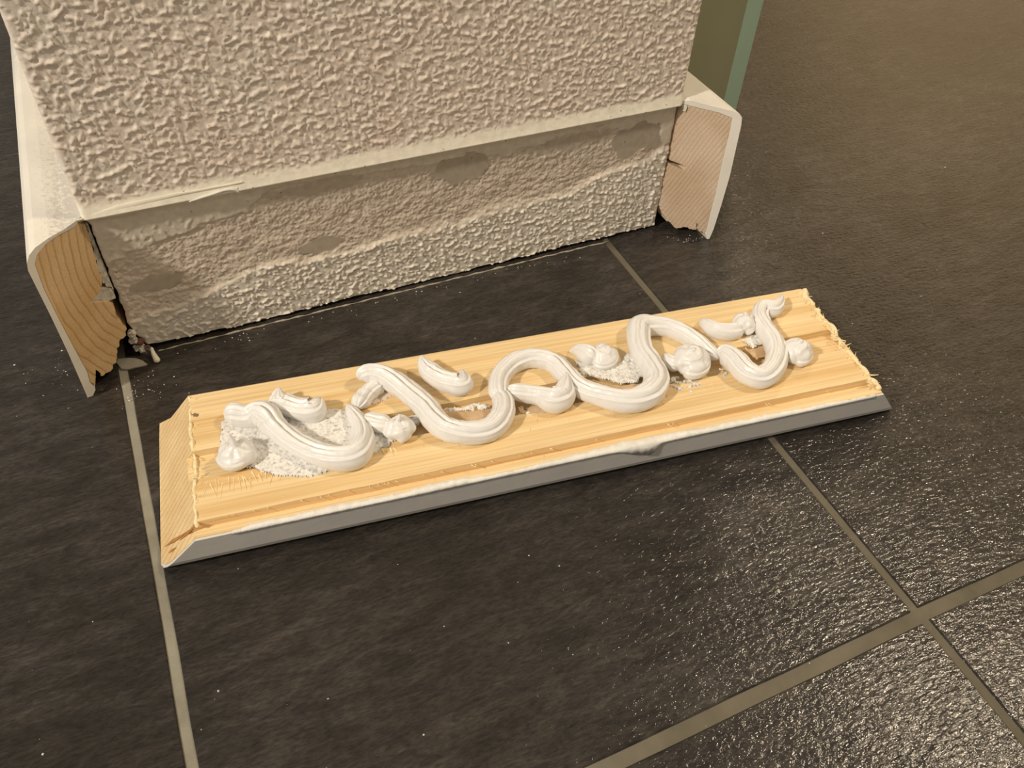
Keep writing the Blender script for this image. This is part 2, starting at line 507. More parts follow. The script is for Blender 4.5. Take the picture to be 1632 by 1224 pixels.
    lo = pl * e(torn) + paint2 * e(lower) + film * 1.12 * e(smooth_up)
    lo = lo * (1 - e(sm)) + grey * e(sm)
    C[..., :3] = np.where(e(below), lo, up)
    V = np.stack([X, Y, Z], -1).reshape(-1, 3)
    # wrap the sides back
    rows = zs.size
    faces = grid_faces(rows, nx)
    n0 = len(V)
    sideL = np.stack([X[:, 0] + np.where(below[:, 0], 0.0015, 0), np.full(rows, 0.012), Z[:, 0]], -1)
    sideR = np.stack([X[:, -1] - np.where(below[:, 0], 0.0015, 0), np.full(rows, 0.012), Z[:, -1]], -1)
    V = np.concatenate([V, sideL, sideR])
    faces += [(n0 + i, n0 + i + 1, (i + 1) * nx, i * nx) for i in range(rows - 1)]
    faces += [(i * nx + nx - 1, (i + 1) * nx + nx - 1, n0 + rows + i + 1, n0 + rows + i) for i in range(rows - 1)]
    Cf = np.concatenate([C.reshape(-1, 4), C[:, 0], C[:, -1]])
    me = bpy.data.meshes.new('textured_skin'); me.from_pydata(V.tolist(), [], faces); me.update()
    at = me.attributes.new('tint', 'FLOAT_COLOR', 'POINT'); at.data.foreach_set('color', Cf.astype(np.float32).ravel())
    o = link('textured_skin', me, M_WALL, wall, True)
    o['label'] = 'rough painted plaster face with a torn band at its foot'
    return o


wall_skin()
# plain painted faces of the same wall: its flanks and the part above the frame
M_WALLP = plain('wall_paint_plain', (0.81, 0.735, 0.64), 0.62, 190, 0.06, 0.6)
box_mesh('painted_flank', 0.0006, 0.0155, 0.012, 1.2, HB, 0.235, M_WALLP, wall)
box_mesh('painted_flank', W - 0.0115, W - 0.0006, 0.012, 1.2, HB, 0.235, M_WALLP, wall)
box_mesh('painted_wall_above', 0.0006, W - 0.0006, 0.0, 1.2, 0.235, 2.4, M_WALLP, wall)

# ------------------------------------------------------------------ sweeps, dollops, patches
def catmull(P, n):
    P = np.asarray(P, float); out = []
    Q = np.vstack([2 * P[0] - P[1], P, 2 * P[-1] - P[-2]])
    for i in range(1, len(Q) - 2):
        for k in range(n):
            t = k / n
            a, b, c, d = Q[i - 1], Q[i], Q[i + 1], Q[i + 2]
            out.append(0.5 * ((2 * b) + (c - a) * t + (2 * a - 5 * b + 4 * c - d) * t * t + (3 * b - a - 3 * c + d) * t ** 3))
    out.append(Q[-2]); return np.array(out)


def sweep(name, P, mat, parent=None, per=10, nth=64, creases=((60, 0.10), (90, 0.22), (130, 0.17)), seed=0, rough=0.05, cap0=True, cap1=True, zmin=None, wav=0.0, flat=1.0):
    """P rows: x, y, z, r"""
    S = catmull(P, per); pts = S[:, :3]; r = np.maximum(S[:, 3], 0.0002)
    seg = np.linalg.norm(np.diff(pts, axis=0), axis=1); s = np.concatenate([[0], np.cumsum(seg)]); tot = s[-1]
    rm = r.max()
    for flag, dist in ((cap0, s), (cap1, tot - s)):
        if flag:
            c = np.clip(dist / (0.9 * rm), 0, 1); r = r * np.sqrt(np.maximum(1 - (1 - c) ** 2, 0.0004))
    tg = np.gradient(pts, axis=0); tg /= np.linalg.norm(tg, axis=1)[:, None] + 1e-12
    up = np.array([0, 0, 1.0]); V = []
    th = np.arange(nth) / nth * 2 * np.pi
    side_prev = None
    for i in range(len(pts)):
        t = tg[i]
        sd = np.cross(up, t) if side_prev is None or abs(t[2]) < 0.6 else side_prev - (side_prev @ t) * t
        sd /= np.linalg.norm(sd) + 1e-12
        if side_prev is not None and sd @ side_prev < 0: sd = -sd
        side_prev = sd
        n = np.cross(t, sd); n = n if n[2] >= 0 else -n
        k = np.ones(nth)
        for (a, dep) in creases:
            ac = math.radians(a + 7 * math.sin(s[i] * 140 + seed))
            k -= dep * np.exp(-((th - ac) / 0.12) ** 2)
            k += 0.55 * dep * np.exp(-((th - ac - 0.21) / 0.10) ** 2)
        k += 0.022 * perlin(np.full(nth, s[i] * 700 + seed), th * 1.2, seed + 15) + rough * perlin(np.cos(th) * 1.6 + s[i] * 190 + seed * 7.7, np.sin(th) * 1.6 + seed * 3.3 + s[i] * 40, seed)
        k += wav * perlin(np.full(nth, s[i] * 330 + seed), th * 0.35, seed + 5)
        ct, st = np.cos(th) * k, np.sin(th) * k * flat
        V.append(pts[i] + r[i] * (ct[:, None] * sd + st[:, None] * n))
    V = np.array(V)
    if zmin is not None:
        V[..., 2] = np.maximum(V[..., 2], zmin)
    nu = len(V); f = grid_faces(nu, nth, True)
    f.append(tuple(range(nth - 1, -1, -1))); f.append(tuple((nu - 1) * nth + i for i in range(nth)))
    return mesh(name, V.reshape(-1, 3), f, mat, parent, True)


ADH_GROUP = 'white adhesive beads and dollops on the loose board'


def bead(pix, label, seed, **kw):
    """pix rows: px, py, radius mm, lift mm"""
    P = []
    for (x, y, r, l) in pix:
        z = ZT + (0.72 * r + l) * 0.001
        P.append(list(on_z(x, y, z)) + [r * 0.001])
    o = sweep('adhesive_bead', P, M_ADH, None, seed=seed, zmin=ZT - 0.0002, **kw)
    return tag(o, label, 'adhesive bead', ADH_GROUP)


def dollop(px, py, R, H, tip, label, seed, turns=1.6, start=0.0, hand=1, tail=None):
    """paste coiled round a core and pulled off to a peak; R, H, tip (dx, dy, dz) in mm; tail: bead rows joined to the dollop"""
    R *= 0.001; H *= 0.001
    c = on_z(px, py, ZT + 0.42 * H); base = np.array([c[0], c[1], ZT])
    bm = bmesh.new()
    bmesh.ops.create_icosphere(bm, subdivisions=4, radius=1)
    for v in bm.verts:
        k = 1 + 0.10 * perlin(np.array([v.co.x * 1.7 + seed]), np.array([v.co.y * 1.7 + v.co.z + seed]), seed)[0]
        ang = math.atan2(v.co.y, v.co.x) + 0.5 * v.co.z
        k -= 0.14 * abs(math.cos(2.0 * ang + seed)) ** 10
        v.co = Vector((v.co.x * R * 0.88 * k, v.co.y * R * 0.88 * k, max(-0.0002, 0.40 * H + v.co.z * H * 0.52 * k)))
    me = bpy.data.meshes.new('core'); bm.to_mesh(me); bm.free()
    core = bpy.data.objects.new('core', me)
    P = []; n = 15
    for i in range(n):
        s = i / (n - 1); a = start + hand * turns * 2 * math.pi * s
        rr = R * (0.66 - 0.55 * s); rad = R * (0.38 - 0.05 * s - 0.16 * s ** 5); z = 0.24 * H + H * 0.60 * s ** 1.1
        P.append([rr * math.cos(a), rr * math.sin(a), z, rad])
    tp = np.array(tip) * 0.001
    P.append([tp[0] * 0.6, tp[1] * 0.6, H * 0.92 + tp[2] * 0.45, R * 0.15]); P.append([tp[0], tp[1], H * 0.95 + tp[2], R * 0.03])
    coil = sweep('coil', P, M_ADH, None, per=6, nth=36, seed=seed, zmin=-0.0002, cap1=False, creases=((40, 0.26), (95, 0.20), (150, 0.16)))
    pieces = [core, coil]
    if tail:
        Q = []
        for (x, y, r, l) in tail:
            Q.append(list(on_z(x, y, ZT + (0.72 * r + l) * 0.001) - base) + [r * 0.001])
        pieces.append(sweep('tail', Q, M_ADH, None, per=8, nth=48, seed=seed + 2, zmin=-0.0002))
    bm = bmesh.new()
    for o_ in pieces:
        bm.from_mesh(o_.data)
    for o_ in pieces:
        d_ = o_.data; bpy.data.objects.remove(o_); bpy.data.meshes.remove(d_)
    me = bpy.data.meshes.new('adhesive_dollop'); bm.to_mesh(me); bm.free()
    o = link('adhesive_dollop', me, M_ADH, None, True); o.location = base
    md = o.modifiers.new('merge', 'REMESH'); md.mode = 'VOXEL'; md.voxel_size = 0.00036; md.use_smooth_shade = True
    sm_ = o.modifiers.new('soften', 'SMOOTH'); sm_.factor = 0.5; sm_.iterations = 2
    return tag(o, label, 'adhesive dollop', ADH_GROUP)


def in_poly(px, py, poly):
    n = len(poly); c = np.zeros(px.shape, bool); j = n - 1
    for i in range(n):
        xi, yi = poly[i]; xj, yj = poly[j]
        cond = ((yi > py) != (yj > py)) & (px < (xj - xi) * (py - yi) / (yj - yi + 1e-12) + xi)
        c ^= cond; j = i
    return c


def patch(name, pix, mat, parent, h, rough, seed, step=0.0006, ragged=0.0012, z0=ZT, scale=900, drop=0.0, topmap=None):
    """irregular crust in board coordinates (u, v)"""
    poly = [uv(x, y, z0) for x, y in pix]; P = np.array(poly)
    u = np.arange(P[:, 0].min() - 0.002, P[:, 0].max() + 0.002, step); v = np.arange(P[:, 1].min() - 0.002, P[:, 1].max() + 0.002, step)
    U, Vv = np.meshgrid(u, v, indexing='ij')
    ju = U + ragged * fbm(U * 320, Vv * 320, seed, 3); jv = Vv + ragged * fbm(U * 320, Vv * 320, seed + 9, 3)
    ins = in_poly(ju, jv, poly)
    if drop: ins &= ~(fbm(U * 260, Vv * 260, seed + 31, 3) < drop - 0.5)
    er = ins.copy()
    er[1:-1, 1:-1] = ins[1:-1, 1:-1] & ins[2:, 1:-1] & ins[:-2, 1:-1] & ins[1:-1, 2:] & ins[1:-1, :-2]
    Hh = np.where(er, h + rough * fbm(U * scale, Vv * scale, seed + 3, 3) + rough * 0.8 * fbm(U * 170, Vv * 170, seed + 4, 2), 0.00005)
    Hh = np.maximum(Hh, 0.00005)
    idx = -np.ones(U.shape, int); verts = []; faces = []
    for i in range(U.shape[0]):
        for j in range(U.shape[1]):
            if ins[i, j]:
                idx[i, j] = len(verts); verts.append((U[i, j], -Vv[i, j], z0 + Hh[i, j]))
    for i in range(U.shape[0] - 1):
        for j in range(U.shape[1] - 1):
            q = (idx[i, j], idx[i + 1, j], idx[i + 1, j + 1], idx[i, j + 1])
            if min(q) >= 0: faces.append(q)
    o = mesh(name, verts, faces, mat, parent, True)
    return o


# ------------------------------------------------------------------ skirting still fixed to the flanks of the wall
def skirting(name, side, wood, paint, wood_mat, paint_mat, yend, label, extra):
    root = bpy.data.objects.new(name, None); col.objects.link(root); root['kind'] = 'structure'; root['label'] = label
    x0 = 0.0 if side < 0 else W
    p0 = (x0, 0, 0); n = (1, -1, 0) if side < 0 else (1, 1, 0)

    def sec(pix, dmin=0.0):
        q = [on_plane(x, y, p0, n) for x, y in pix]
        return [(max(-0.002, (a[0] - x0) * side), max(a[2], 0.0)) for a in q]

    def ext(inset):
        def f(p, end):
            return (x0 + side * p[0], (-p[0] + inset) if end == 0 else yend, p[1])
        return f
    prism('wood_core', sec(wood), ext(0.0006), wood_mat, root)
    sp_ = sec(paint); sp_ = [(-0.004, sp_[0][1] + 0.0004)] + sp_ + [(-0.004, sp_[-1][1] - 0.0006)]
    prism('paint_coat', sp_, ext(0.0), paint_mat, root)
    for nm, pix, mt, ins, dp in extra:
        s = sec(pix)
        prism(nm, s, lambda p, end, ins=ins, dp=dp: (x0 + side * p[0], -p[0] + ins + (dp if end else 0), p[1]), mt, root)
    return root


cl1 = lambda L_: [(x / 3.2219, 280 + y / 3.2219) for x, y in L_]
cl2 = lambda L_: [(980 + x / 3.6, 80 + y / 3.6) for x, y in L_]
rag = lambda L_, sd, n, a: L_


def ragged(pts, i0, i1, n, amp, seed):
    """adds small teeth between outline points i0 and i1"""
    r_ = random.Random(seed); out = list(pts[:i0 + 1])
    for i in range(i0, i1):
        a = np.array(pts[i], float); b_ = np.array(pts[i + 1], float); d = b_ - a; ln = np.linalg.norm(d); nr = np.array([-d[1], d[0]]) / (ln + 1e-9)
        k = max(1, int(ln / n))
        for q in range(1, k):
            p_ = a + d * (q / k) + nr * r_.uniform(-amp, amp)
            out.append((p_[0], p_[1]))
        out.append(tuple(pts[i + 1]))
    return out + list(pts[i1 + 1:])


wl = [(395, 245), (385, 268), (300, 308), (238, 352), (192, 408), (180, 458), (231, 592), (301, 732), (401, 922), (451, 1012), (464, 1062), (490, 1078),
      (492, 1000), (506, 1008), (518, 1032), (568, 1008), (598, 955), (602, 900), (612, 860), (640, 832), (652, 792), (606, 748), (592, 700), (560, 652), (490, 656), (460, 660),
      (520, 592), (526, 540), (502, 480), (482, 400), (462, 330), (440, 258)]
wl = ragged(wl, 12, 23, 9, 6, 1)
pl_ = [(400, 225), (330, 275), (250, 320), (180, 370), (150, 408), (138, 450), (145, 490), (180, 560), (260, 720), (350, 910), (420, 1070), (450, 1140), (485, 1148), (490, 1100),
       (462, 1064), (449, 1013), (399, 923), (299, 733), (229, 593), (178, 457), (190, 406), (236, 350), (299, 306), (384, 264), (398, 240)]
skirting('baseboard_left', -1, cl1(wl), cl1(pl_), M_ENDL, M_PAINTD, 1.2, 'white skirting on the left flank, its sawn mitre end bare',
         [('plaster_chunk', cl1([(458, 662), (512, 600), (540, 585), (590, 585), (597, 640), (556, 655), (492, 660)]), M_SEAM, 0.0018, 0.004),
          ('plaster_seam', cl1(ragged([(438, 250), (462, 330), (484, 400), (503, 480), (530, 560), (590, 590), (625, 660), (600, 600), (560, 500), (520, 420), (485, 330), (458, 250)], 0, 11, 9, 7, 4)), M_SEAM, 0.0012, 0.003)])
wr = [(410, 316), (500, 338), (600, 362), (675, 392), (660, 480), (620, 640), (580, 830), (545, 960), (525, 1045), (512, 1055), (484, 1036), (474, 985), (468, 1032), (430, 1030), (400, 1016),
      (370, 1022), (340, 1015), (325, 990), (300, 985), (290, 940), (265, 915), (250, 880), (265, 820), (282, 740), (312, 652), (398, 692), (415, 674), (380, 656), (320, 634), (335, 560), (350, 480), (365, 380), (387, 338)]
wr = ragged(wr, 9, 23, 8, 6, 2)
wr = wr[:len(wr)]
pr_ = [(402, 290), (440, 290), (560, 322), (680, 350), (715, 364), (729, 386), (725, 430), (700, 540), (660, 720), (610, 890), (565, 1030), (542, 1082), (528, 1084), (519, 1052),
       (526, 1044), (546, 959), (581, 829), (621, 639), (661, 479), (677, 390), (600, 359), (500, 335), (411, 313)]
skirting('baseboard_right', 1, cl2(wr), cl2(pr_), M_ENDR, M_PAINT, 0.068, 'white skirting on the right flank, its sawn mitre end bare',
         [('paint_curl', cl2([(388, 318), (400, 312), (410, 316), (408, 330), (398, 348), (386, 345)]), M_CREAM, -0.001, 0.002)])

# ------------------------------------------------------------------ glass panel behind the right flank
def glass():
    y = 0.082
    q = lambda x, yy: on_plane(x, yy, (0, y, 0), (0, 1, 0))
    xe = float((q(1222, 0)[0] + q(1178, 175)[0]) / 2); xs = float((q(1192, 0)[0] + q(1158, 140)[0]) / 2)
    root = bpy.data.objects.new('glass_panel', None); col.objects.link(root); root.location = (xe, y, 0)
    tag(root, 'green tinted glass panel standing behind the right skirting', 'glass panel')
    zt = 2.2; x0 = W + 0.0002
    sec = [(x0 - xe, 0.0), (xs - xe, 0.0), (xs - xe, 0.010), (x0 - xe, 0.010)]
    prism('pane', sec, lambda p, e: (p[0], p[1], 0.0 if e == 0 else zt), M_GLASS, root)
    sec = [(xs - xe + 0.0001, 0.0), (-0.0006, 0.0026), (0, 0.0034), (0, 0.010), (xs - xe + 0.0001, 0.010)]  # added facet, lighter colour imitates the end edge refracted through the pane
    prism('polished_edge', sec, lambda p, e: (p[0], p[1], 0.0 if e == 0 else zt), M_GLEDGE, root)['label'] = 'lighter strip standing for the end edge seen through the glass'


glass()

# ------------------------------------------------------------------ the loose board, lying face down
board = bpy.data.objects.new('loose_baseboard', None); col.objects.link(board)
board.location = (BX, BY, 0); board.rotation_euler = (0, 0, BA)
tag(board, 'loose pine skirting board with mitred ends lying face down on the dark tiles', 'skirting board')
HB2 = 0.0862; HF2 = 0.0841


def board_body():
    # outline of the section, v towards the viewer, z up, back of the board on top
    prof = [(-0.0062, 0.0015), (-0.0040, 0.0095), (-0.0010, ZT - 0.0012), (0.0006, ZT), (0.0370, ZT), (0.0374, ZT - 0.0038), (0.0515, ZT - 0.0032), (0.0535, ZT - 0.0002), (0.055, ZT),
            (0.0772, ZT), (0.0776, ZT - 0.0046), (0.0814, ZT - 0.0046), (0.0822, ZT - 0.0010), (0.0830, ZT - 0.0006), (HB2 - 0.0012, ZT - 0.0008), (HB2 - 0.0010, ZT - 0.0016),
            (HF2 - 0.0002, 0.0072), (HF2 - 0.0016, 0.0036), (HF2 - 0.0046, 0.0014), (0.070, 0.0011), (0.004, 0.0011)]
    nu = 120; V = []
    for i in range(nu):
        s = i / (nu - 1)
        for (v, z) in prof:
            d = ZT - z
            a = -0.0022 - d * 0.92; b_ = 0.3402 + d * 0.80 - 0.0016 * max(0, (v - 0.06) / 0.026)
            u = a + (b_ - a) * s
            vv = v * (1.0 - 0.028 * s * sstep(0.0, 0.04, np.array(v)) * (v < 0.0825)) + (0.0004 * perlin(np.array([u * 60]), np.array([v * 90]), 3)[0] if 0.03 < v < 0.0825 else 0)
            if v < 0.005 and s < 0.06:          # broken far corner
                k = 1 - s / 0.06; vv += k * (0.0012 if z < 0.004 else 0.0042 if z < 0.012 else 0.0)
            V.append((u, -vv, z))
    n = len(prof); f = grid_faces(nu, n, True)
    f.append(tuple(range(n))); f.append(tuple((nu - 1) * n + i for i in range(n - 1, -1, -1)))
    o = mesh('pine_body', V, f, M_PINE, board)
    o.data.materials.append(M_ENDB)
    for p in o.data.polygons:
        if len(p.vertices) > 4: p.material_index = 1
    # paint coat on the (now lower) face and on the edge turned to the viewer
    pp = [(HB2 - 0.0010, ZT - 0.0012), (HB2, ZT - 0.0013), (HF2 + 0.0010, 0.0072), (HF2 + 0.0000, 0.0040), (HF2 - 0.0016, 0.0016), (HF2 - 0.0046, 0.0), (0.004, 0.0), (0.004, 0.0012), (HF2 - 0.0048, 0.0012), (HF2 - 0.0028, 0.0028), (HF2 - 0.0012, 0.0050), (HF2 - 0.0004, 0.0075)]
    V = []
    for i in range(2):
        for (v, z) in pp:
            d = ZT - z
            V.append((-0.0021 - d * 0.885, -v, z) if i == 0 else (0.3400 + d * 0.80 - 0.0012 * max(0, (v - 0.06) / 0.026), -v, z))
    n = len(pp); f = grid_faces(2, n, True); f.append(tuple(range(n))); f.append(tuple(range(2 * n - 1, n - 1, -1)))
    mesh('painted_edge', V, f, M_EDGE_SHADE, board)['label'] = 'smooth white painted edge, in shade'


board_body()


def ragged_line(name, u0, v0, u1, v1, rad, seed, amp):
    n = 26; P = []
    r_ = random.Random(seed)
    for i in range(n):
        s = i / (n - 1)
        P.append((u0 + (u1 - u0) * s + r_.uniform(-amp, amp), -(v0 + (v1 - v0) * s), ZT + r_.uniform(-0.0008, 0.0004) - (0.0026 if 0.038 < v0 + (v1 - v0) * s < 0.053 else 0), rad * r_.uniform(0.55, 1.35)))
    return sweep(name, P, M_FIBRE, board, per=7, nth=14, creases=(), seed=seed, rough=0.35, wav=0.5, flat=0.75)


ragged_line('splintered_rim', 0.3402, 0.001, 0.3382, 0.0835, 0.0014, 5, 0.0011)
ragged_line('splintered_rim', -0.0024, 0.001, -0.0022, 0.080, 0.0008, 8, 0.0005)


def fibres(name, spots, seed):
    """thin curled slivers, too many to pick apart"""
    r_ = random.Random(seed); V = []; F = []
    for (u, v, z, ang, ln, wd, lift) in spots:
        c, s = math.cos(ang), math.sin(ang); b0 = len(V)
        for k in range(4):
            t = k / 3; zz = z + lift * t * t; hw = wd * (1 - 0.85 * t) * 0.5
            x = u + c * ln * t; y = v + s * ln * t
            V += [(x - s * hw, -(y + c * hw), zz), (x + s * hw, -(y - c * hw), zz), (x, -y, zz + wd * 0.5)]
        for k in range(3):
            a = b0 + 3 * k
            F += [(a, a + 3, a + 5, a + 2), (a + 2, a + 5, a + 4, a + 1), (a + 1, a + 4, a + 3, a)]
    o = mesh(name, V, F, M_FIBRE, board); o['kind'] = 'stuff'
    return o


sp = []
for i in range(110):      # fibres at the right rim
    v = rng.uniform(0.002, 0.082); sp.append((0.3395 + rng.uniform(-0.003, 0.001), v, ZT - 0.0002, rng.uniform(-1.3, 1.3) + (math.pi if rng.random() < 0.75 else 0), rng.uniform(0.0015, 0.0045), rng.uniform(0.0006, 0.0014), rng.uniform(0, 0.0006)))
for i in range(40):      # left rim
    v = rng.uniform(0.002, 0.080); sp.append((-0.002 + rng.uniform(-0.001, 0.001), v, ZT - 0.0003, rng.uniform(-1.2, 1.2), rng.uniform(0.001, 0.004), rng.uniform(0.0003, 0.0007), rng.uniform(0, 0.001)))
fibres('splinters', sp, 3)
sp = []
for i in range(46):      # planer chatter near the left end
    u = 0.003 + i * 0.0019 + rng.uniform(-0.0008, 0.0008); v = 0.0565 + rng.uniform(-0.001, 0.002)
    sp.append((u, v, ZT - 0.0001, 1.5 + rng.uniform(-0.35, 0.5), rng.uniform(0.003, 0.010) * (1 if i < 22 else 0.6), rng.uniform(0.0007, 0.0016), -0.00025))
for i in range(26):
    u = 0.105 + i * 0.0062 + rng.uniform(-0.002, 0.002); v = 0.056 + rng.uniform(-0.002, 0.006)
    sp.append((u, v, ZT - 0.0001, 1.5 + rng.uniform(-0.4, 0.5), rng.uniform(0.002, 0.006), rng.uniform(0.0003, 0.0006), 0.0002))
for i in range(30):      # along the groove by the painted edge
    u = rng.uniform(0.01, 0.33); sp.append((u, 0.077, ZT - 0.0004, 1.5 + rng.uniform(-0.8, 0.8), rng.uniform(0.001, 0.003), rng.uniform(0.0003, 0.0006), 0.0006))
fibres('lifted_fibres', sp, 4)
# dark gouges near the lower corner of the mitre
for k, (x0, y0, x1, y1, wd) in enumerate([(262, 872, 290, 852, 1.0), (272, 868, 300, 846, 0.8), (286, 862, 314, 836, 1.1), (268, 882, 282, 872, 0.7)]):
    nrm = (-0.735, 0, 0.678)

    def onm(x, y):
        nl = np.array([nrm[0] * BD[0], nrm[0] * BD[1], nrm[2]]); p0 = np.array([BX + BD[0] * -0.0024, BY + BD[1] * -0.0024, ZT])
        q = on_plane(x, y, p0, nl); v = q[:2] - np.array([BX, BY]); return np.array([v @ BD, -(v @ BN), q[2]])
    a, b_ = onm(x0, y0), onm(x1, y1); d = b_ - a; nl = np.array(nrm); sd = np.cross(nl, d); sd /= np.linalg.norm(sd); wd *= 0.0009
    V = [a + nl * 0.0002, (a + b_) / 2 + sd * wd + nl * 0.0003, b_ + nl * 0.0002, (a + b_) / 2 - sd * wd + nl * 0.0003, (a + b_) / 2 - nl * 0.001]
    mesh('gouge', V, [(0, 1, 2, 3), (0, 1, 4), (1, 2, 4), (2, 3, 4), (3, 0, 4)], plain('dark_resin_wood', (0.42, 0.20, 0.06), 0.8) if k == 0 else bpy.data.materials['dark_resin_wood'], board)

# old filler along the edge, with a flap hanging over
def filler_strip():
    n = 330; V = []; F = []
    for i in range(n):
        s = i / (n - 1); u = 0.012 + s * 0.322
        a = np.array([u * 90.0]); nz = fbm(a, a * 0 + 2.2, 7, 4)[0]; n2 = fbm(a * 0.6, a * 0 + 5.2, 8, 4)[0]; n3 = fbm(a * 4.0, a * 0 + 7.2, 18, 3)[0]
        base = np.interp(u, [0.012, 0.02, 0.045, 0.07, 0.09, 0.10, 0.125, 0.14, 0.16, 0.19, 0.215, 0.23, 0.26, 0.30, 0.334], [0.0005, 0.002, 0.0028, 0.0030, 0.0022, 0.0036, 0.0018, 0.0010, 0.0022, 0.0042, 0.0040, 0.0030, 0.0026, 0.0020, 0.0004])
        wd = max(0.0003, base + 0.0012 * nz + 0.0007 * n3)
        ve = HB2 + 0.0002
        hang = 0.0007 + 0.0005 * n2 + 0.0006 * n3 + 0.0066 * math.exp(-((u - 0.2085) / (0.012 if u < 0.2085 else 0.0045)) ** 2) * (1 + 0.5 * nz) + 0.0012 * max(0, math.exp(-((u - 0.10) / 0.03) ** 2)) * 0.3
        hgt = 0.0007 + 0.0006 * n2 + 0.0007 * n3 + 0.0012 * math.exp(-((u - 0.105) / 0.012) ** 2) * abs(nz) * 2.5
        V += [(u, -(ve - wd), ZT - 0.0006), (u, -(ve - wd * 0.8), ZT - 0.0006 + hgt), (u, -(ve - wd * 0.3), ZT - 0.0006 + hgt * (0.9 + 0.8 * nz - 0.9 * n3)), (u, -(ve + 0.0003), ZT - 0.0008 + hgt * 0.6),
              (u, -(ve + 0.0005 - 0.10 * hang + 0.22 * max(0, hang - 0.002)), ZT - 0.0010 - hang), (u, -(ve - 0.0006), ZT - 0.0012 - hang * 0.8)]
        if i:
            for k in range(5):
                F.append(((i - 1) * 6 + k, i * 6 + k, i * 6 + k + 1, (i - 1) * 6 + k + 1))
    o = mesh('filler_residue', V, F, M_CAULK, board, True); o['label'] = 'torn white filler along the painted edge'


filler_strip()

# crusts of plaster and old glue on the back
big = [(352, 672), (375, 664), (420, 668), (470, 655), (530, 652), (560, 655), (600, 668), (640, 672), (668, 655), (690, 655), (684, 664), (655, 690), (625, 708), (598, 724), (560, 744), (530, 752), (490, 762), (440, 760), (405, 748), (362, 745), (350, 715)]
patch('plaster_crust', big, M_GRIT, board, 0.0011, 0.0004, 1)['label'] = 'big speckled white plaster crust'
patch('plaster_crust', [(668, 652), (700, 650), (735, 648), (770, 641), (782, 646), (776, 654), (735, 655), (690, 662)], M_GRIT, board, 0.0008, 0.0008, 2, 0.0005, 0.0016, drop=0.25)
patch('plaster_crust', [(914, 574), (935, 580), (960, 582), (985, 580), (1000, 560), (1022, 572), (1026, 598), (1015, 612), (985, 612), (950, 603), (925, 597)], M_GRIT, board, 0.0010, 0.0008, 3, 0.0005, 0.0016)
patch('plaster_crust', [(1180, 543), (1200, 535), (1222, 528), (1228, 536), (1215, 550), (1198, 555)], M_GRIT, board, 0.0010, 0.0007, 4, 0.0005, 0.001)
patch('plaster_crust', [(1064, 604), (1078, 600), (1100, 606), (1118, 612), (1108, 630), (1082, 624), (1066, 614)], M_GRIT, board, 0.0006, 0.0009, 5, 0.0005, 0.0025, drop=0.45)
patch('plaster_crust', [(1142, 585), (1158, 588), (1172, 597), (1160, 603), (1146, 596)], M_GRIT, board, 0.0006, 0.0008, 6, 0.0005, 0.002, drop=0.5)
patch('plaster_crust', [(826, 648), (850, 650), (856, 660), (838, 662)], M_GRIT, board, 0.0004, 0.0006, 7, 0.0005, 0.002, drop=0.55)
patch('old_glue', [(690, 660), (735, 655), (785, 650), (790, 668), (760, 676), (715, 672)], M_GLUE, board, 0.0003, 0.0001, 12, 0.0008, 0.001, scale=100)
patch('old_glue', [(905, 610), (940, 603), (990, 614), (1030, 608), (1030, 625), (985, 632), (940, 622)], M_GLUE, board, 0.0003, 0.0001, 13, 0.0008, 0.001, scale=100)
patch('old_glue', [(1180, 550), (1200, 556), (1226, 545), (1222, 568), (1205, 575)], M_GLUE, board, 0.0003, 0.0001, 14, 0.0008, 0.001, scale=100)
patch('old_glue', [(820, 645), (870, 642), (920, 640), (915, 652), (870, 660), (830, 660)], M_GLUE, board, 0.0002, 0.0001, 15, 0.0008, 0.002, scale=100, drop=0.25)
patch('adhesive_smear', [(586, 640), (605, 622), (630, 612), (642, 617), (636, 628), (612, 638), (596, 648)], M_SMEAR, board, 0.0005, 0.0001, 16, 0.0006, 0.0008, scale=100)

patch('resin_mark', [(304, 661), (312, 657), (318, 660), (316, 665), (308, 665)], plain('resin_mark', (0.22, 0.14, 0.08), 0.7), board, 0.0002, 0.0001, 21, 0.0004, 0.0006)
# ------------------------------------------------------------------ adhesive: each bead and dollop a thing of its own
bead([(357, 664, 5.4, 0), (372, 661, 6.0, 0), (395, 664, 5.6, 0), (412, 660, 6.4, 1.2), (425, 664, 6.6, 2.0), (440, 682, 5.8, 0.4), (468, 703, 5.6, 0), (505, 722, 5.7, 0), (540, 731, 6.0, 0), (568, 725, 6.2, 0),
      (579, 704, 5.6, 0), (576, 682, 4.6, 0), (566, 664, 3.6, 0.6), (556, 650, 2.2, 2.0), (552, 643, 0.7, 3.5)],
     'long hook-shaped adhesive bead sweeping across the big plaster crust at the left', 1, per=12)
bead([(569, 651, 3.6, 0), (574, 641, 4.6, 0), (585, 628, 4.4, 0), (600, 617, 4.2, 0.3), (612, 608, 3.0, 1.0)],
     'short twisted adhesive strand tucked under the start of the first wave', 2, per=12, wav=0.12)
bead([(573, 606, 3.2, 1.2), (580, 598, 5.0, 2.4), (597, 596, 5.4, 2.6), (620, 604, 5.7, 1.8), (650, 624, 5.9, 0.4), (678, 648, 6.0, 0), (692, 668, 6.0, 0), (712, 684, 5.9, 0), (745, 690, 5.8, 0), (778, 685, 5.9, 0),
      (798, 667, 5.9, 0), (803, 646, 5.6, 0), (796, 632, 4.6, 0.2), (787, 630, 2.6, 0.6)],
     'wavy adhesive bead dipping in a U left of the arch', 3, per=12)
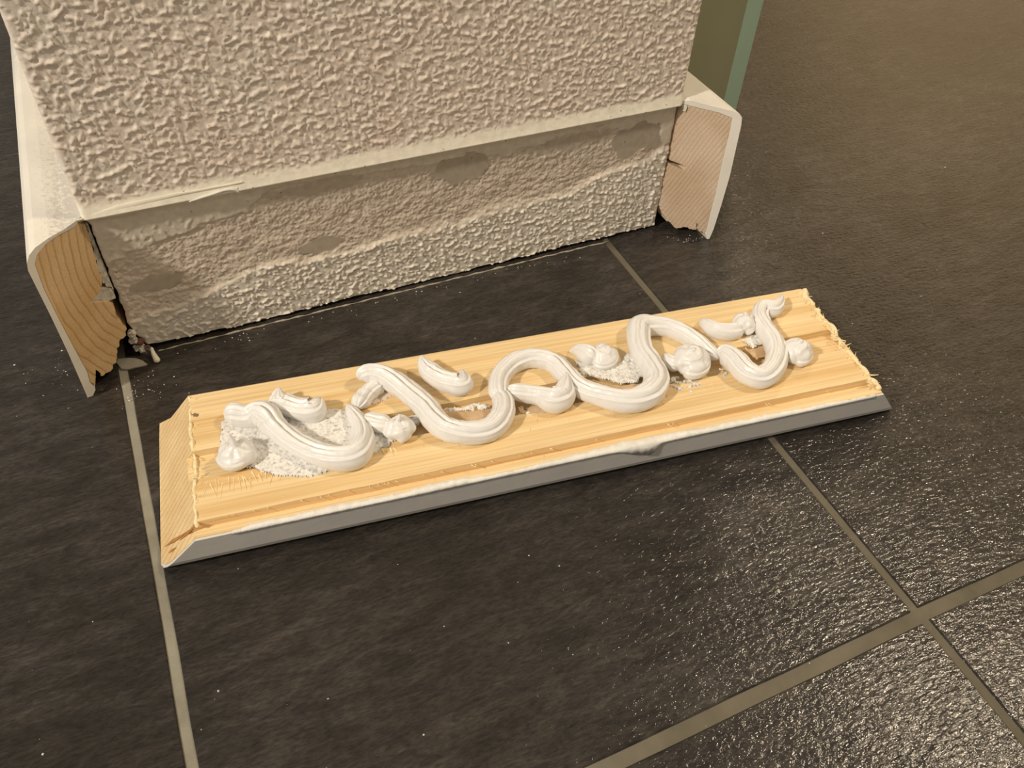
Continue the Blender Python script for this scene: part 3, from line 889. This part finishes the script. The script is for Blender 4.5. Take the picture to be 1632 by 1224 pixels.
bead([(798, 638, 4.6, 0.8), (794, 620, 5.0, 0.4), (799, 598, 5.2, 0), (818, 579, 5.3, 0), (848, 571, 5.3, 0), (880, 578, 5.4, 0), (903, 598, 5.5, 0), (925, 618, 5.4, 0), (960, 632, 5.7, 0), (1000, 640, 6.2, 0), (1032, 630, 6.6, 0),
      (1046, 608, 6.6, 0), (1037, 582, 6.2, 0), (1024, 562, 6.2, 0), (1018, 540, 6.4, 0), (1020, 522, 6.6, 0), (1040, 519, 5.8, 0), (1066, 523, 5.4, 0), (1092, 534, 5.2, 0), (1115, 548, 4.6, 0), (1132, 562, 4.0, 0), (1146, 572, 3.2, 0)],
     'longest adhesive bead, an arch and a deep S across the middle of the board', 4, per=12)
bead([(1140, 567, 3.0, 0), (1154, 564, 5.4, 0), (1172, 576, 6.4, 0), (1190, 594, 6.2, 0), (1212, 602, 6.0, 0), (1232, 588, 6.0, 0), (1238, 566, 5.8, 0), (1232, 546, 5.6, 0), (1219, 526, 5.2, 0), (1211, 508, 5.0, 0), (1216, 493, 5.2, 0), (1232, 492, 5.2, 0.8), (1242, 482, 3.2, 3.5), (1247, 468, 0.6, 6.0)],
     'Y-shaped adhesive bead at the right ending in a raised pointed tip', 5, per=12)
bead([(444, 618, 0.8, 9.0), (444, 628, 3.4, 5.0), (448, 641, 5.8, 0.8), (466, 648, 5.6, 0), (484, 653, 5.8, 0), (500, 652, 6.4, 0.4), (506, 642, 4.0, 3.6), (506, 634, 0.9, 6.2)],
     'short adhesive piece with a peak at each end above the hook-shaped bead', 6, per=12, cap0=False, cap1=False)
bead([(671, 567, 0.7, 8.0), (675, 578, 3.4, 4.0), (684, 591, 5.2, 0.4), (702, 604, 5.4, 0), (722, 612, 5.8, 0), (736, 612, 6.0, 0.8), (738, 602, 3.8, 3.4), (736, 590, 0.8, 6.5)],
     'short adhesive piece with two peaks between first wave and the far edge', 7, per=12, cap0=False, cap1=False)
bead([(806, 622, 3.0, 1.0), (820, 624, 4.4, 1.2), (842, 628, 4.8, 0.2), (862, 632, 5.2, 0), (882, 638, 6.6, 0), (897, 630, 6.4, 0.4), (901, 613, 4.2, 4.0), (903, 594, 0.7, 8.5)],
     'adhesive piece under the arch rising to one sharp peak', 8, per=12, cap1=False)
dollop(378, 722, 9.8, 11.5, (-1.0, 2.0, 6.0), 'rounded adhesive dollop with a soft peak nearest the left end', 3, 1.3, 2.6)
dollop(638, 683, 8.4, 11.0, (0.2, 1.0, 3.5), 'adhesive dollop with a short neck right of the hook-shaped bead', 5, 1.2, 3.4, -1, tail=[(578, 668, 3.4, 0), (590, 671, 4.6, 0), (605, 675, 4.8, 0), (624, 678, 5.0, 0)])
dollop(962, 566, 8.8, 10.0, (-0.5, 1.0, 0.5), 'swirled adhesive dollop with a pointed tail beside the middle plaster crust', 8, 1.7, 3.3, 1, tail=[(906, 560, 0.8, 0), (920, 559, 3.6, 0), (936, 565, 5.4, 0), (952, 573, 5.8, 0)])
dollop(1101, 573, 11.4, 13.5, (0.0, 1.0, 0.5), 'largest adhesive dollop, folded like a rosebud, right of the deep S', 11, 1.8, 3.6, 1, tail=[(1058, 566, 2.6, 0), (1068, 576, 4.0, 0), (1085, 584, 5.0, 0)])
dollop(1186, 515, 7.2, 11.0, (-0.5, 1.0, 2.0), 'small adhesive dollop with a curved tail near the far right edge', 13, 1.2, 4.2, 1, tail=[(1117, 508, 0.8, 1.2), (1124, 516, 3.4, 0.6), (1140, 526, 4.8, 0), (1162, 529, 5.0, 0), (1182, 524, 4.8, 0)])
dollop(1271, 559, 9.0, 12.5, (0.4, 1.0, 1.0), 'rounded adhesive dollop nearest the splintered right end', 17, 1.6, 3.9, 1)

# ------------------------------------------------------------------ remains at the foot of the wall
def wpt(x, y, off=0.0):
    return on_plane(x, y, (0, -off, 0), (0, 1, 0))


# thin film of caulk hanging under the ridge and a loose white curl
top = cl1([(395, 233), (470, 207), (600, 160), (750, 128), (900, 97), (1040, 75), (1250, 35)])
bot = cl1([(400, 240), (480, 217), (560, 219), (620, 213), (700, 188), (760, 162), (830, 148), (940, 112), (1040, 85), (1250, 42)])
def film():
    n = 60; V = []; F = []
    T_ = np.array(top); B_ = np.array(bot); xs = np.linspace(396 / 3.2219, 1245 / 3.2219, n)
    for i, x in enumerate(xs):
        a = wpt(x, np.interp(x, T_[:, 0], T_[:, 1]) - 1.5, 0.0016); b_ = wpt(x, np.interp(x, B_[:, 0], B_[:, 1]), 0.0002)
        mth = (a + b_) / 2 + np.array([0, -0.0004, 0])
        for q in (a, mth, b_): V.append(q)
        for q in (b_, mth, a): V.append(q + np.array([0, 0.0005, 0]))
        if i:
            for k in range(6):
                F.append(((i - 1) * 6 + k, i * 6 + k, i * 6 + (k + 1) % 6, (i - 1) * 6 + (k + 1) % 6))
    mesh('caulk_film', V, F, M_CREAM, wall, True)


film()
c8 = lambda x, y: (130 + x / 8.74, 520 + y / 8.74)
P = [list(wpt(x, y, 0.0024)) + [r] for x, y, r in [(300, 322, 0.0003), (318, 316, 0.0005), (340, 309, 0.0006), (358, 303, 0.0007), (372, 302, 0.0008), (381, 307, 0.0005)]]
sweep('paint_curl', P, M_CRUMB, wall, per=6, nth=10, creases=(), seed=1)
# pale mortar residue along the joint between plaster and tiles
n = 160; P = []
for i in range(n):
    x = 0.012 + i / (n - 1) * 0.285
    a = np.array([x * 140.0])
    rr = max(0.0001, 0.0005 + 0.0010 * fbm(a, a * 0 + 1.0, 5, 3)[0])
    P.append((x, -0.0012 + 0.0010 * fbm(a * 0.7, a * 0 + 9.0, 6, 3)[0], 0.0, rr))
sweep('mortar_residue', P, plain('mortar_residue', (0.34, 0.30, 0.235), 0.9, 400, 0.25, 0.6), wall, per=2, nth=10, creases=(), seed=3, rough=0.3, flat=0.7)
# rubble and drop of grout in the open corner at the left
def lump(name, c, r, mat, parent, seed, sq=(1, 1, 1)):
    bm = bmesh.new(); bmesh.ops.create_icosphere(bm, subdivisions=2, radius=1)
    r_ = random.Random(seed)
    for v in bm.verts:
        k = 1 + r_.uniform(-0.45, 0.35); v.co = Vector((v.co.x * r * sq[0] * k + c[0], v.co.y * r * sq[1] * k + c[1], v.co.z * r * sq[2] * k + c[2]))
    me = bpy.data.meshes.new(name); bm.to_mesh(me); bm.free()
    return link(name, me, mat, parent, False)


for k, (x, y, r, mt) in enumerate([(700, 90, 0.0022, M_SEAM), (730, 180, 0.0024, M_SEAM), (800, 210, 0.0022, plain('red_brick_dust', (0.13, 0.05, 0.03), 0.9)), (830, 300, 0.0026, M_SEAM), (900, 300, 0.0018, bpy.data.materials['red_brick_dust']),
                                    (900, 390, 0.0024, M_CONC), (950, 440, 0.0022, M_CONC), (770, 300, 0.0018, M_SEAM)]):
    q = wpt(*c8(x, y), -0.001); lump('rubble', (q[0], q[1], max(q[2], r * 0.6)), r, mt, wall, 20 + k)
q = on_z(*c8(1075, 520)); q2 = on_z(*c8(1020, 430))
sweep('mortar_drip', [list(q2 + np.array([0, 0.002, 0.006])) + [0.0008], list(q2 + np.array([0, 0, 0.003])) + [0.0012], list(q + np.array([0, 0, 0.001])) + [0.0019]], M_CREAM, wall, per=8, nth=14, creases=(), seed=2)
# rounded tongue of grout where the joint meets the wall
pts = [on_z(*c8(x, y)) for x, y in [(480, 500), (560, 462), (660, 450), (760, 455), (850, 485), (925, 540), (860, 560), (760, 580), (660, 605), (560, 600)]]
nn = len(pts)
V = [(p[0], p[1], 0.0006) for p in pts] + [(p[0], p[1], -0.001) for p in pts]
mesh('grout_smear', V, [tuple(range(nn)), tuple(range(2 * nn - 1, nn - 1, -1))] + [(i, (i + 1) % nn, nn + (i + 1) % nn, nn + i) for i in range(nn)], M_GROUT, floor)

# ------------------------------------------------------------------ specks of plaster strewn on the tiles
def dust():
    r_ = random.Random(11); V = []; F = []
    spots = []
    for i in range(150): spots.append((r_.uniform(0, 1632), r_.uniform(0, 1224), 0.00012 + 0.0004 * r_.random() ** 2))
    for i in range(50): spots.append((r_.gauss(112, 26), r_.gauss(598, 24), 0.00012 + 0.0005 * r_.random() ** 3))
    for i in range(50): spots.append((r_.gauss(228, 24), r_.gauss(618, 15), 0.00012 + 0.0005 * r_.random() ** 3))
    for i in range(18): spots.append((r_.gauss(1092, 16), r_.gauss(380, 3), r_.uniform(0.0002, 0.0006)))
    for i in range(50): spots.append((r_.uniform(260, 980), r_.gauss(0, 1), r_.uniform(0.0002, 0.0005)))
    for (x, y, r) in spots:
        if abs(y) < 12 and 260 < x < 980: q = np.array([on_z(x, 470)[0], -0.004 - abs(y) * 0.004, 0])
        else: q = on_z(x, y)
        if q[1] > 0.75 or (-0.004 < q[0] + 0.024 and q[0] < W + 0.03 and q[1] > -0.001): continue
        if q[0] > 1.0 or q[0] < -0.3: continue
        wv = q[:2] - np.array([BX, BY]); uu, vv = wv @ BD, wv @ BN
        if -0.03 < uu < 0.365 and -0.002 < vv < 0.09: continue
        b0 = len(V); k = [r * r_.uniform(0.6, 1.3) for _ in range(3)]
        V += [(q[0] + k[0], q[1], r * 0.4), (q[0], q[1] + k[1], r * 0.4), (q[0] - k[0], q[1], r * 0.4), (q[0], q[1] - k[1], r * 0.4), (q[0], q[1], r * 0.4 + k[2] * 0.8), (q[0], q[1], -0.0001)]
        F += [(b0, b0 + 1, b0 + 4), (b0 + 1, b0 + 2, b0 + 4), (b0 + 2, b0 + 3, b0 + 4), (b0 + 3, b0, b0 + 4), (b0 + 1, b0, b0 + 5), (b0 + 2, b0 + 1, b0 + 5), (b0 + 3, b0 + 2, b0 + 5), (b0, b0 + 3, b0 + 5)]
    o = mesh('plaster_dust', V, F, M_CRUMB)
    tag(o, 'white plaster specks scattered over the dark floor tiles', 'plaster dust', kind='stuff')


dust()
